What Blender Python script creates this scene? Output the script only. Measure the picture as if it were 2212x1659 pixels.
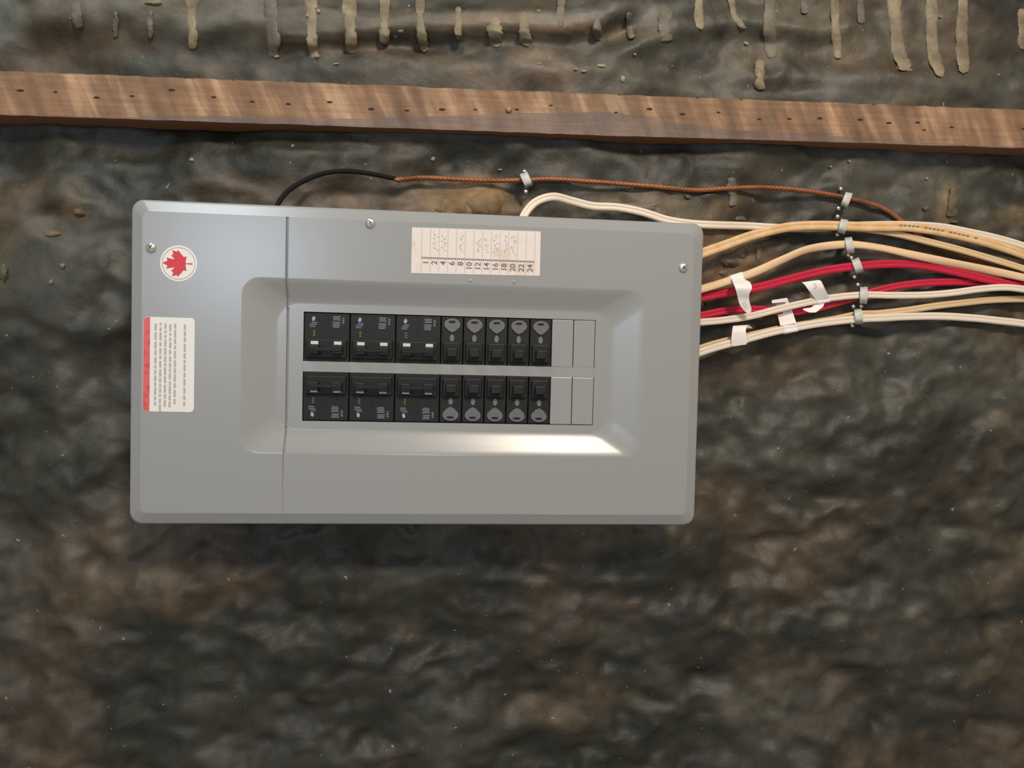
import bpy, bmesh, math, random
import numpy as np
from mathutils import Vector, Matrix

random.seed(7)
for o in list(bpy.data.objects):
    bpy.data.objects.remove(o)
scene = bpy.context.scene
C = scene.collection

# ------------------------------------------------------------------ camera
FPX, CX, CY = 1661.0, 1106.0, 829.5           # photograph taken as 2212 x 1659
YAW, PITCH, ROLL = math.radians(5.805), math.radians(-1.942), math.radians(-1.395)
TILT = math.radians(1.22)                     # the panel hangs this much off the level batten
CAM = np.array([0.0, -0.99, 1.45])


def _R():
    c, s = math.cos(YAW), math.sin(YAW)
    ry = np.array([[c, 0, s], [0, 1, 0], [-s, 0, c]])
    c, s = math.cos(PITCH), math.sin(PITCH)
    rx = np.array([[1, 0, 0], [0, c, -s], [0, s, c]])
    c, s = math.cos(ROLL), math.sin(ROLL)
    rz = np.array([[c, -s, 0], [s, c, 0], [0, 0, 1]])
    m = np.array([[1, 0, 0], [0, 0, 1], [0, -1, 0]], float) @ (ry @ rx @ rz)
    c, s = math.cos(TILT), math.sin(TILT)      # clockwise turn seen from the room
    t = np.array([[c, 0, s], [0, 1, 0], [-s, 0, c]])
    return t @ m


RC = _R()


def P(px, py, Y=0.0):
    """pixel -> point on the plane y = Y (a plane parallel to the wall)"""
    d = RC @ np.array([(px - CX) / FPX, (py - CY) / FPX, 1.0])
    return CAM + d * ((Y - CAM[1]) / d[1])


cam_d = bpy.data.cameras.new('camera')
cam_d.sensor_width = 36.0
cam_d.lens = FPX / 2212.0 * 36.0
cam_d.clip_start = 0.02
cam = bpy.data.objects.new('camera', cam_d)
C.objects.link(cam)
cm = Matrix.Identity(4)
for i in range(3):
    cm[i][0] = RC[i, 0]
    cm[i][1] = -RC[i, 1]
    cm[i][2] = -RC[i, 2]
    cm[i][3] = CAM[i]
cam.matrix_world = cm
scene.camera = cam

# ------------------------------------------------------------------ light
world = bpy.data.worlds.new('basement_air')
scene.world = world
world.use_nodes = True
world.node_tree.nodes['Background'].inputs['Color'].default_value = (1.0, 0.93, 0.84, 1)
world.node_tree.nodes['Background'].inputs['Strength'].default_value = 0.30


def area(name, loc, target, size, power, col, size_y=None):
    d = bpy.data.lights.new(name, 'AREA')
    d.energy = power
    d.color = col
    d.shape = 'RECTANGLE'
    d.size = size
    d.size_y = size_y or size
    o = bpy.data.objects.new(name, d)
    C.objects.link(o)
    o.location = loc
    o.rotation_euler = (Vector(target) - Vector(loc)).to_track_quat('-Z', 'Y').to_euler()
    return o


area('ceiling_bulb_light', (0.55, -2.0, 2.95), (0.1, 0.0, 1.6), 0.40, 46, (1.0, 0.85, 0.69))
tube = area('ceiling_tube_light', (-0.66, -0.84, 2.95), (-0.66, -0.84, 1.6), 0.44, 9, (0.80, 0.94, 1.0), 0.30)
tube.rotation_euler = (0, 0, 0)                # hangs level, long side along the wall
area('basement_window_light', (-1.12, -3.9, 2.03), (-1.0, 0.0, 1.9), 0.48, 24, (0.66, 0.80, 1.0), 0.44)

vs = scene.view_settings
vs.view_transform = 'Standard'
vs.look = 'None'
vs.gamma = 1.0
vs.use_curve_mapping = False
vs.exposure = 0.0


# ------------------------------------------------------------------ materials
def srgb(r, g, b):
    f = lambda v: (v / 255 / 12.92) if v / 255 <= 0.04045 else ((v / 255 + 0.055) / 1.055) ** 2.4
    return (f(r), f(g), f(b), 1)


def mat(name, col, rough=0.5, metal=0.0, spec=0.5, noise=None, bump=None, coat=0.0):
    """noise = (scale, colour2, low, high); bump = (scale, strength, distance)"""
    m = bpy.data.materials.new(name)
    m.use_nodes = True
    nt = m.node_tree
    b = nt.nodes['Principled BSDF']
    b.inputs['Base Color'].default_value = col
    b.inputs['Roughness'].default_value = rough
    b.inputs['Metallic'].default_value = metal
    b.inputs['Specular IOR Level'].default_value = spec
    b.inputs['Coat Weight'].default_value = coat
    tc = nt.nodes.new('ShaderNodeTexCoord')
    if noise:
        n = nt.nodes.new('ShaderNodeTexNoise')
        n.inputs['Scale'].default_value = noise[0]
        n.inputs['Detail'].default_value = 5
        nt.links.new(tc.outputs['Object'], n.inputs['Vector'])
        r = nt.nodes.new('ShaderNodeValToRGB')
        r.color_ramp.elements[0].position = noise[2]
        r.color_ramp.elements[1].position = noise[3]
        r.color_ramp.elements[0].color = col
        r.color_ramp.elements[1].color = noise[1]
        nt.links.new(n.outputs['Fac'], r.inputs['Fac'])
        nt.links.new(r.outputs['Color'], b.inputs['Base Color'])
    if bump:
        n = nt.nodes.new('ShaderNodeTexNoise')
        n.inputs['Scale'].default_value = bump[0]
        n.inputs['Detail'].default_value = 4
        nt.links.new(tc.outputs['Object'], n.inputs['Vector'])
        bp = nt.nodes.new('ShaderNodeBump')
        bp.inputs['Strength'].default_value = bump[1]
        bp.inputs['Distance'].default_value = bump[2]
        nt.links.new(n.outputs['Fac'], bp.inputs['Height'])
        nt.links.new(bp.outputs['Normal'], b.inputs['Normal'])
    return m


M = {}
M['panel'] = mat('grey_enamel', srgb(147, 149, 149), 0.26, 0, 0.5, bump=(900, 0.05, 0.0004))
M['box'] = mat('grey_box_steel', srgb(120, 122, 122), 0.5)
M['zinc'] = mat('zinc_screw', srgb(225, 225, 215), 0.28, 0.9)
M['slot'] = mat('screw_slot_dark', srgb(60, 60, 58), 0.6)
M['black'] = mat('black_plastic', srgb(20, 23, 22), 0.55, 0, 0.35)
M['black2'] = mat('breaker_black', srgb(24, 27, 25), 0.55, 0, 0.35, bump=(600, 0.1, 0.0003))
M['greymould'] = mat('grey_moulding', srgb(98, 99, 102), 0.5)
M['print'] = mat('pale_blue_print', srgb(100, 108, 122), 0.6)
M['printw'] = mat('white_print', srgb(205, 205, 200), 0.6)
M['emblem'] = mat('emblem_print', srgb(150, 158, 172), 0.6)
M['amber'] = mat('amber_print', srgb(120, 92, 40), 0.6)
M['paper'] = mat('card_paper', srgb(222, 214, 208), 0.75, noise=(34, srgb(202, 180, 152), 0.56, 0.82))
M['sticker'] = mat('white_sticker', srgb(226, 224, 220), 0.45)
M['stickrim'] = mat('clear_sticker_rim', srgb(205, 208, 208), 0.3)
M['red'] = mat('red_print', srgb(205, 52, 66), 0.5)
M['redband'] = mat('red_band', srgb(212, 96, 96), 0.5, noise=(160, srgb(190, 50, 55), 0.5, 0.7))
M['greyprint'] = mat('grey_print', srgb(176, 172, 168), 0.7)
M['darkprint'] = mat('dark_print', srgb(126, 114, 110), 0.7)
M['cardline'] = mat('card_rule', srgb(196, 188, 184), 0.7)
M['white'] = mat('white_cable_jacket', srgb(224, 210, 192), 0.42, bump=(300, 0.15, 0.0006))
M['cream'] = mat('cream_cable_jacket', srgb(224, 192, 154), 0.42, bump=(250, 0.15, 0.0006))
M['tan'] = mat('yellowed_cable_jacket', srgb(212, 172, 122), 0.42, noise=(60, srgb(224, 190, 146), 0.4, 0.65), bump=(300, 0.15, 0.0006))
M['dull'] = mat('dull_cream_jacket', srgb(210, 182, 142), 0.5, bump=(300, 0.15, 0.0006))
M['redcable'] = mat('red_cable_jacket', srgb(186, 26, 58), 0.38, bump=(300, 0.15, 0.0006))
M['copper'] = mat('copper_strands', srgb(150, 92, 56), 0.5, 0.35, noise=(40, srgb(112, 70, 46), 0.45, 0.7))
M['staple'] = mat('white_staple_plastic', srgb(196, 196, 192), 0.5)
M['tape'] = mat('white_label_tape', srgb(236, 230, 226), 0.55)
M['drip'] = mat('mortar_drip', srgb(108, 99, 80), 0.6, noise=(40, srgb(142, 130, 104), 0.4, 0.65), bump=(180, 0.5, 0.002))
M['drip_grey'] = mat('grey_mortar_drip', srgb(90, 85, 74), 0.6, noise=(40, srgb(116, 108, 92), 0.4, 0.65), bump=(180, 0.5, 0.002))
M['crumb'] = mat('mortar_crumb', srgb(108, 95, 74), 0.75, noise=(120, srgb(84, 74, 60), 0.4, 0.65), bump=(160, 0.8, 0.003))
M['stone'] = mat('tan_stone', srgb(132, 108, 76), 0.8, noise=(60, srgb(104, 86, 62), 0.4, 0.65), bump=(120, 0.7, 0.003))
M['fleck'] = mat('pale_mortar_fleck', srgb(150, 138, 116), 0.6)
M['hole'] = mat('staple_hole_dark', srgb(52, 32, 22), 0.9)
M['nail'] = mat('rusty_nail', srgb(150, 112, 84), 0.55, 0.4)
M['splinter'] = mat('pale_splinter', srgb(176, 138, 104), 0.8)


def wall_material():
    m = bpy.data.materials.new('tarred_rubble_wall')
    m.use_nodes = True
    nt = m.node_tree
    b = nt.nodes['Principled BSDF']
    at = nt.nodes.new('ShaderNodeAttribute')
    at.attribute_name = 'dirt_and_shading'
    tc = nt.nodes.new('ShaderNodeTexCoord')
    n = nt.nodes.new('ShaderNodeTexNoise')
    n.inputs['Scale'].default_value = 26
    n.inputs['Detail'].default_value = 8
    n.inputs['Roughness'].default_value = 0.6
    nt.links.new(tc.outputs['Object'], n.inputs['Vector'])
    r = nt.nodes.new('ShaderNodeValToRGB')
    r.color_ramp.elements[0].position = 0.32
    r.color_ramp.elements[1].position = 0.72
    r.color_ramp.elements[0].color = (0.62, 0.64, 0.60, 1)
    r.color_ramp.elements[1].color = (1.5, 1.42, 1.32, 1)
    nt.links.new(n.outputs['Fac'], r.inputs['Fac'])
    mx = nt.nodes.new('ShaderNodeMix')
    mx.data_type = 'RGBA'
    mx.blend_type = 'MULTIPLY'
    mx.inputs['Factor'].default_value = 1
    nt.links.new(at.outputs['Color'], mx.inputs['A'])
    nt.links.new(r.outputs['Color'], mx.inputs['B'])
    # scattered pale specks
    v = nt.nodes.new('ShaderNodeTexNoise')
    v.inputs['Scale'].default_value = 115
    v.inputs['Detail'].default_value = 3
    nt.links.new(tc.outputs['Object'], v.inputs['Vector'])
    vr = nt.nodes.new('ShaderNodeValToRGB')
    vr.color_ramp.elements[0].position = 0.725
    vr.color_ramp.elements[1].position = 0.775
    nt.links.new(v.outputs['Fac'], vr.inputs['Fac'])
    mx2 = nt.nodes.new('ShaderNodeMix')
    mx2.data_type = 'RGBA'
    nt.links.new(vr.outputs['Color'], mx2.inputs['Factor'])
    nt.links.new(mx.outputs['Result'], mx2.inputs['A'])
    mx2.inputs['B'].default_value = srgb(150, 142, 126)
    nt.links.new(mx2.outputs['Result'], b.inputs['Base Color'])
    b.inputs['Roughness'].default_value = 0.55
    b.inputs['Specular IOR Level'].default_value = 0.5
    n2 = nt.nodes.new('ShaderNodeTexNoise')
    n2.inputs['Scale'].default_value = 60
    n2.inputs['Detail'].default_value = 6
    nt.links.new(tc.outputs['Object'], n2.inputs['Vector'])
    bp = nt.nodes.new('ShaderNodeBump')
    bp.inputs['Strength'].default_value = 0.36
    bp.inputs['Distance'].default_value = 0.005
    nt.links.new(n2.outputs['Fac'], bp.inputs['Height'])
    nt.links.new(bp.outputs['Normal'], b.inputs['Normal'])
    return m


def wood_material(name, c1, c2, c3, rough):
    m = bpy.data.materials.new(name)
    m.use_nodes = True
    nt = m.node_tree
    b = nt.nodes['Principled BSDF']
    tc = nt.nodes.new('ShaderNodeTexCoord')
    mp = nt.nodes.new('ShaderNodeMapping')           # slanting saw marks across the board
    mp.inputs['Scale'].default_value = (46, 30, 7)
    mr = nt.nodes.new('ShaderNodeMapping')
    mr.inputs['Rotation'].default_value = (0, math.radians(22), 0)
    nt.links.new(tc.outputs['Object'], mr.inputs['Vector'])
    nt.links.new(mr.outputs['Vector'], mp.inputs['Vector'])
    n = nt.nodes.new('ShaderNodeTexNoise')
    n.inputs['Scale'].default_value = 1.0
    n.inputs['Detail'].default_value = 4
    n.inputs['Roughness'].default_value = 0.55
    nt.links.new(mp.outputs['Vector'], n.inputs['Vector'])
    r = nt.nodes.new('ShaderNodeValToRGB')
    e = r.color_ramp.elements
    e[0].position = 0.30
    e[0].color = c1
    e[1].position = 0.74
    e[1].color = c3
    k = e.new(0.52)
    k.color = c2
    nt.links.new(n.outputs['Fac'], r.inputs['Fac'])
    mp2 = nt.nodes.new('ShaderNodeMapping')          # fine lengthwise grain
    mp2.inputs['Scale'].default_value = (14, 60, 260)
    nt.links.new(tc.outputs['Object'], mp2.inputs['Vector'])
    g = nt.nodes.new('ShaderNodeTexNoise')
    g.inputs['Scale'].default_value = 1
    g.inputs['Detail'].default_value = 5
    nt.links.new(mp2.outputs['Vector'], g.inputs['Vector'])
    gr = nt.nodes.new('ShaderNodeValToRGB')
    gr.color_ramp.elements[0].position = 0.3
    gr.color_ramp.elements[1].position = 0.7
    gr.color_ramp.elements[0].color = (0.82, 0.80, 0.78, 1)
    gr.color_ramp.elements[1].color = (1.1, 1.1, 1.1, 1)
    nt.links.new(g.outputs['Fac'], gr.inputs['Fac'])
    mx = nt.nodes.new('ShaderNodeMix')
    mx.data_type = 'RGBA'
    mx.blend_type = 'MULTIPLY'
    mx.inputs['Factor'].default_value = 1
    nb_ = nt.nodes.new('ShaderNodeTexNoise')
    nb_.inputs['Scale'].default_value = 24
    nb_.inputs['Detail'].default_value = 6
    nt.links.new(tc.outputs['Object'], nb_.inputs['Vector'])
    nbr = nt.nodes.new('ShaderNodeValToRGB')
    nbr.color_ramp.elements[0].position = 0.36
    nbr.color_ramp.elements[1].position = 0.66
    nbr.color_ramp.elements[0].color = (0.80, 0.84, 0.86, 1)
    nbr.color_ramp.elements[1].color = (1.14, 1.10, 1.06, 1)
    nt.links.new(nb_.outputs['Fac'], nbr.inputs['Fac'])
    mx0 = nt.nodes.new('ShaderNodeMix')
    mx0.data_type = 'RGBA'
    mx0.blend_type = 'MULTIPLY'
    mx0.inputs['Factor'].default_value = 1
    nt.links.new(r.outputs['Color'], mx0.inputs['A'])
    nt.links.new(nbr.outputs['Color'], mx0.inputs['B'])
    nt.links.new(mx0.outputs['Result'], mx.inputs['A'])
    nt.links.new(gr.outputs['Color'], mx.inputs['B'])
    nt.links.new(mx.outputs['Result'], b.inputs['Base Color'])
    b.inputs['Roughness'].default_value = rough
    bp = nt.nodes.new('ShaderNodeBump')
    bp.inputs['Strength'].default_value = 0.4
    bp.inputs['Distance'].default_value = 0.0015
    nt.links.new(n.outputs['Fac'], bp.inputs['Height'])
    nt.links.new(bp.outputs['Normal'], b.inputs['Normal'])
    return m


M['wall'] = wall_material()
M['wood'] = wood_material('rough_sawn_spruce', srgb(108, 82, 60), srgb(138, 108, 84), srgb(188, 156, 124), 0.8)
M['wane'] = wood_material('weathered_wane', srgb(106, 84, 72), srgb(126, 108, 98), srgb(140, 122, 112), 0.7)
M['endwood'] = mat('brown_wood_underside', srgb(136, 92, 62), 0.8)
M['sleeve'] = mat('matt_black_sleeve', srgb(24, 25, 23), 0.85, 0, 0.2)


# ------------------------------------------------------------------ helpers
def obj(name, verts, faces, m, parent=None, smooth=False):
    me = bpy.data.meshes.new(name)
    me.from_pydata([tuple(map(float, v)) for v in verts], [], faces)
    bm = bmesh.new()
    bm.from_mesh(me)
    bmesh.ops.recalc_face_normals(bm, faces=bm.faces)
    bm.to_mesh(me)
    bm.free()
    if smooth:
        me.polygons.foreach_set('use_smooth', [True] * len(me.polygons))
    if isinstance(m, str):
        m = M[m]
    me.materials.append(m)
    o = bpy.data.objects.new(name, me)
    C.objects.link(o)
    if parent is not None:
        o.parent = parent
    return o


def from_bm(name, bm, m, parent=None, smooth=False):
    me = bpy.data.meshes.new(name)
    bm.to_mesh(me)
    bm.free()
    if smooth:
        me.polygons.foreach_set('use_smooth', [True] * len(me.polygons))
    me.materials.append(M[m])
    o = bpy.data.objects.new(name, me)
    C.objects.link(o)
    if parent is not None:
        o.parent = parent
    return o


def empty(name, loc, roty=0):
    o = bpy.data.objects.new(name, None)
    C.objects.link(o)
    o.empty_display_size = 0.05
    o.location = loc
    o.rotation_euler = (0, roty, 0)
    return o


def tag(o, label, cat, group=None):
    o['label'] = label
    o['category'] = cat
    if group:
        o['group'] = group
    return o


def vnoise(x, z, seed):
    rs = np.random.RandomState(seed)
    g = rs.rand(256, 256)
    xi = np.floor(x).astype(int)
    zi = np.floor(z).astype(int)
    fx = x - xi
    fz = z - zi
    fx = fx * fx * (3 - 2 * fx)
    fz = fz * fz * (3 - 2 * fz)
    a = g[xi % 256, zi % 256]
    b = g[(xi + 1) % 256, zi % 256]
    c = g[xi % 256, (zi + 1) % 256]
    d = g[(xi + 1) % 256, (zi + 1) % 256]
    return (a * (1 - fx) + b * fx) * (1 - fz) + (c * (1 - fx) + d * fx) * fz


def fbm(x, z, seed, octv=4):
    t = 0
    a = 1.0
    s = 0
    for k in range(octv):
        t = t + a * vnoise(x * 2 ** k + 13.7 * k, z * 2 ** k + 5.1 * k, seed + k)
        s += a
        a *= 0.5
    return t / s


def catmull(pts, n=8):
    pts = [np.array(p, float) for p in pts]
    pp = [2 * pts[0] - pts[1]] + pts + [2 * pts[-1] - pts[-2]]
    out = []
    for i in range(1, len(pp) - 2):
        p0, p1, p2, p3 = pp[i - 1], pp[i], pp[i + 1], pp[i + 2]
        for k in range(n):
            t = k / n
            out.append(0.5 * (2 * p1 + (p2 - p0) * t + (2 * p0 - 5 * p1 + 4 * p2 - p3) * t * t +
                              (3 * p1 - p0 - 3 * p2 + p3) * t ** 3))
    out.append(pts[-1])
    return np.array(out)


# ------------------------------------------------------------------ the wall
X0, X1, Z0, Z1, STEP = -1.55, 1.95, 0.35, 2.35, 0.005
nx = int((X1 - X0) / STEP) + 1
nz = int((Z1 - Z0) / STEP) + 1
gx = np.linspace(X0, X1, nx)
gz = np.linspace(Z0, Z1, nz)
GX, GZ = np.meshgrid(gx, gz, indexing='ij')

top = np.clip((GZ - 1.62) / 0.12, 0, 1)                # above: sheet-like folds, below: lumpy rubble
Hm = (fbm(GX / 0.15 + 40, GZ / 0.11 + 40, 11, 3) - 0.5) * 0.034 * (1 - 0.55 * top)
Hm += (fbm(GX / 0.05 + 40, GZ / 0.04 + 40, 21, 3) - 0.5) * 0.016 * (1 - 0.6 * top)
Hm += (0.25 - np.abs(fbm(GX / 0.085 + 70, GZ / 0.06 + 70, 27, 3) - 0.5) * 2) * 0.018 * (1 - 0.6 * top)
Hm += (fbm(GX / 0.34 + 40, GZ / 0.085 + 40, 31, 3) - 0.5) * 0.044 * top
Hm += (fbm(GX / 0.018 + 40, GZ / 0.016 + 40, 41, 2) - 0.5) * 0.0035


def seg_field(pix, width_up, width_dn, amp):
    """a fold along a pixel polyline on the wall: soft above, steep below"""
    pts = [P(a, b, 0.0)[[0, 2]] for a, b in pix]
    xs = np.array([p[0] for p in pts])
    zs = np.array([p[1] for p in pts])
    zc = np.interp(GX, xs, zs)
    dz = GZ - zc
    w = np.where(dz > 0, width_up, width_dn)
    fade = np.clip((GX - xs[0]) / 0.06, 0, 1) * np.clip((xs[-1] - GX) / 0.05, 0, 1)
    return amp * np.exp(-(dz / w) ** 2) * fade


Hm += seg_field([(560, 92), (700, 82), (900, 72), (1070, 66), (1200, 74), (1290, 58), (1400, 8)], 0.028, 0.009, 0.027)
Hm += seg_field([(380, 70), (520, 60), (700, 46), (840, 40)], 0.03, 0.012, 0.010)
Hm += seg_field([(1280, 140), (1450, 70), (1600, 42), (1760, 66), (1900, 50)], 0.022, 0.012, 0.010)
Hm += seg_field([(1500, 170), (1700, 160), (1900, 172), (2150, 200)], 0.022, 0.014, 0.008)
Hm += seg_field([(0, 60), (140, 56), (300, 62), (420, 40)], 0.03, 0.014, 0.009)


def bump_at(px, py, rx, rz, amp, rot=0.0):
    p = P(px, py, 0)
    dx, dz = GX - p[0], GZ - p[2]
    c, s = math.cos(rot), math.sin(rot)
    u = (dx * c + dz * s) / rx
    v = (-dx * s + dz * c) / rz
    return amp * np.exp(-(u * u + v * v))


for b_ in [(1030, 440, .05, .03, .012), (1390, 448, .06, .025, .010), (150, 420, .04, .03, .012), (60, 520, .04, .05, .012),
           (190, 560, .05, .03, .014), (90, 640, .05, .03, .012), (230, 690, .05, .04, .012), (1140, 150, .05, .03, .014),
           (960, 165, .05, .025, .010), (1330, 170, .07, .025, .010), (480, 350, .06, .035, .008)]:
    Hm += bump_at(*b_)
Hm -= Hm.mean()
Hm = np.clip(Hm * 1.12, -0.034, 0.025)
_bz = 0.5 * (P(0, 200, -0.028)[2] + P(2212, 278, -0.028)[2])     # the batten beds against the wall
_bw = np.exp(-((GZ - _bz) / 0.045) ** 4)
Hm = Hm * (1 - _bw) + np.minimum(Hm, 0.010) * _bw


def hgt(x, z):
    i = np.clip((np.asarray(x) - X0) / (X1 - X0) * (nx - 1), 0, nx - 1.001)
    j = np.clip((np.asarray(z) - Z0) / (Z1 - Z0) * (nz - 1), 0, nz - 1.001)
    a = i.astype(int)
    b = j.astype(int)
    fi = i - a
    fj = j - b
    return (Hm[a, b] * (1 - fi) + Hm[a + 1, b] * fi) * (1 - fj) + (Hm[a, b + 1] * (1 - fi) + Hm[a + 1, b + 1] * fi) * fj


def on_wall(px, py):
    """pixel -> (point on the lumpy wall, its stand-off)"""
    h = 0.0
    for _ in range(6):
        q = P(px, py, -h)
        h = 0.5 * h + 0.5 * float(hgt(np.array([q[0]]), np.array([q[2]]))[0])
    return q, h


def hmax(x, z, r=0.008):
    k = np.linspace(-r, r, 5)
    return max(float(hgt(np.array([x + a]), np.array([z + b]))[0]) for a in k for b in k)


# dirt colours: tar black, brown dust, blue-grey film, with placed stains and the fold's light and shade painted in
tar = np.array(srgb(42, 44, 38)[:3])
brown = np.array(srgb(80, 71, 60)[:3])
film = np.array(srgb(76, 77, 74)[:3])
n1 = np.clip((fbm(GX / 0.16 + 60, GZ / 0.09 + 60, 51, 4) - 0.42) / 0.22, 0, 1)[..., None]
n2 = np.clip((fbm(GX / 0.22 + 60, GZ / 0.12 + 60, 61, 4) - 0.50) / 0.18, 0, 1)[..., None]
n3 = np.clip((fbm(GX / 0.03 + 60, GZ / 0.028 + 60, 71, 3) - 0.45) / 0.3, 0, 1)[..., None]
col = tar * (1 - n1) + brown * n1
col = col * (1 - 0.7 * n2) + film * 0.7 * n2
col = col * (0.82 + 0.4 * n3) * np.array([0.86, 0.84, 0.76])


def stain_and_shading(px, py, rx, rz, c, a, rot=0.0, rough=0.55):
    global col
    w = bump_at(px, py, rx, rz, 1.0, rot)
    w = np.clip(w * (1 + rough * 2 * (fbm(GX / 0.025 + 9, GZ / 0.025 + 9, int(px) % 97 + 80, 3) - 0.5) * 2), 0, 1)
    w = np.clip((w - 0.22) / 0.5, 0, 1)[..., None] * a
    col = col * (1 - w) + np.array(srgb(*c)[:3]) * w


for s_ in [(1030, 436, .060, .030, (128, 104, 70), .9), (1400, 448, .075, .026, (112, 98, 78), .75), (1590, 570, .07, .08, (104, 86, 64), .8), (1900, 400, .16, .06, (80, 80, 74), .5), (1750, 640, .10, .05, (84, 72, 62), .6),
           (2050, 440, .018, .035, (134, 116, 84), .7), (2200, 460, .03, .02, (116, 104, 80), .6), (100, 500, .05, .012, (88, 78, 58), .5, .5),
           (170, 462, .014, .010, (108, 88, 66), .5), (20, 590, .022, .04, (84, 80, 60), .5), (820, 430, .10, .02, (104, 86, 70), .6),
           (600, 410, .12, .02, (92, 78, 62), .5), (1160, 170, .06, .03, (112, 100, 88), .6), (980, 160, .06, .02, (96, 86, 74), .6),
           (1100, 70, .20, .018, (116, 102, 82), .55), (430, 25, .14, .025, (104, 100, 88), .5), (2090, 560, .08, .015, (106, 74, 40), .6, -.15),  # the first paints the lit ridge of the fold
           (350, 5, .03, .012, (148, 128, 92), .7), (1950, 340, .10, .03, (84, 86, 84), .5), (1850, 190, .10, .022, (86, 88, 86), .6),
           (1300, 100, .14, .02, (52, 55, 48), .6), (600, 150, .2, .02, (46, 50, 42), .7), (1500, 300, .3, .018, (48, 51, 45), .5),  # first two paint the shade below the fold; the last darkens along the batten
           (700, 40, .30, .030, (92, 88, 80), .55), (250, 40, .20, .03, (88, 88, 80), .4), (1750, 60, .30, .03, (88, 86, 76), .45), (1150, 62, .09, .012, (138, 118, 92), .6),  # the last paints more light onto the fold's ridge
           (10, 40, .03, .04, (112, 118, 116), .5), (1300, 40, .10, .012, (96, 102, 104), .6, .2)]:  # the last paints the lit blue-grey end of the fold
    stain_and_shading(*s_)

verts = np.stack([GX, -Hm, GZ], -1).reshape(-1, 3)
ii, jj = np.meshgrid(np.arange(nx - 1), np.arange(nz - 1), indexing='ij')
a_ = (ii * nz + jj).ravel()
quads = np.stack([a_, a_ + nz, a_ + nz + 1, a_ + 1], -1)
me = bpy.data.meshes.new('wall_back')
me.vertices.add(len(verts))
me.vertices.foreach_set('co', verts.ravel())
me.loops.add(quads.size)
me.loops.foreach_set('vertex_index', quads.ravel())
me.polygons.add(len(quads))
me.polygons.foreach_set('loop_start', np.arange(len(quads)) * 4)
me.polygons.foreach_set('loop_total', np.full(len(quads), 4))
me.polygons.foreach_set('use_smooth', np.ones(len(quads), bool))
ca = me.color_attributes.new('dirt_and_shading', 'FLOAT_COLOR', 'POINT')
rgba = np.concatenate([col.reshape(-1, 3), np.ones((nx * nz, 1))], 1)
ca.data.foreach_set('color', rgba.ravel())
me.update()
me.validate()
me.materials.append(M['wall'])
wall = bpy.data.objects.new('wall_back', me)
C.objects.link(wall)
wall['kind'] = 'structure'
wall['label'] = 'dark lumpy tar-coated basement wall with dusty stains and mortar runs'


def run_on_wall(name, stations, m, thick=0.005, parent=wall, wob=0.12, seed=0):
    """a hardened run: stations (px, py, width_px) along its length; half-round section on the wall"""
    rs = random.Random(seed)
    pts = catmull([(a, b, w) for a, b, w in stations], 5)
    K = 9
    v, f = [], []
    n = len(pts)
    for i, (a, b, w) in enumerate(pts):
        j0, j1 = max(i - 1, 0), min(i + 1, n - 1)
        t = pts[j1][:2] - pts[j0][:2]
        t /= np.linalg.norm(t) + 1e-9
        nrm = np.array([-t[1], t[0]])
        w *= 1 + rs.uniform(-wob, wob)
        e = 1.0
        s = min(i, n - 1 - i) / 3.0
        if s < 1:
            e = math.sqrt(max(1 - (1 - s) ** 2, 0.03))
        for k in range(K):
            ang = math.pi * k / (K - 1)
            q = np.array([a, b]) + nrm * (0.5 * w * e * math.cos(ang))
            wp, h = on_wall(q[0], q[1])
            if 0 < k < K - 1:                           # the run bridges the dips it flowed over
                h = max(h, max(float(hgt(np.array([wp[0]]), np.array([wp[2] + dz]))[0]) for dz in (-.009, -.005, .005)) - 0.0008)
            else:
                h -= 0.002
            yy = -(h - 0.0012 + thick * e * math.sin(ang))
            p = P(q[0], q[1], yy)
            v.append(p)
    for i in range(n - 1):
        for k in range(K - 1):
            f.append((i * K + k, i * K + k + 1, (i + 1) * K + k + 1, (i + 1) * K + k))
    return obj(name, v, f, m, parent, True)


def drip(px, y0, y1, w, m='drip', bend=0, thick=0.0022, lean=0.0):
    L = y1 - y0
    st = []
    rr_ = random.Random(int(px) + 5)
    for t, ww in ((0, 0.95), (0.2, 0.9), (0.4, 1.05), (0.6, 0.9), (0.8, 0.95), (0.93, 0.85), (1.0, 0.7)):
        x = px + lean * t + bend * max(0, t - 0.72) / 0.28
        st.append((x + rr_.uniform(-.08, .08) * w, y0 + L * t, w * ww * rr_.uniform(.85, 1.3)))
    return run_on_wall('mortar_drip', st, m, thick, seed=int(px))


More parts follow.
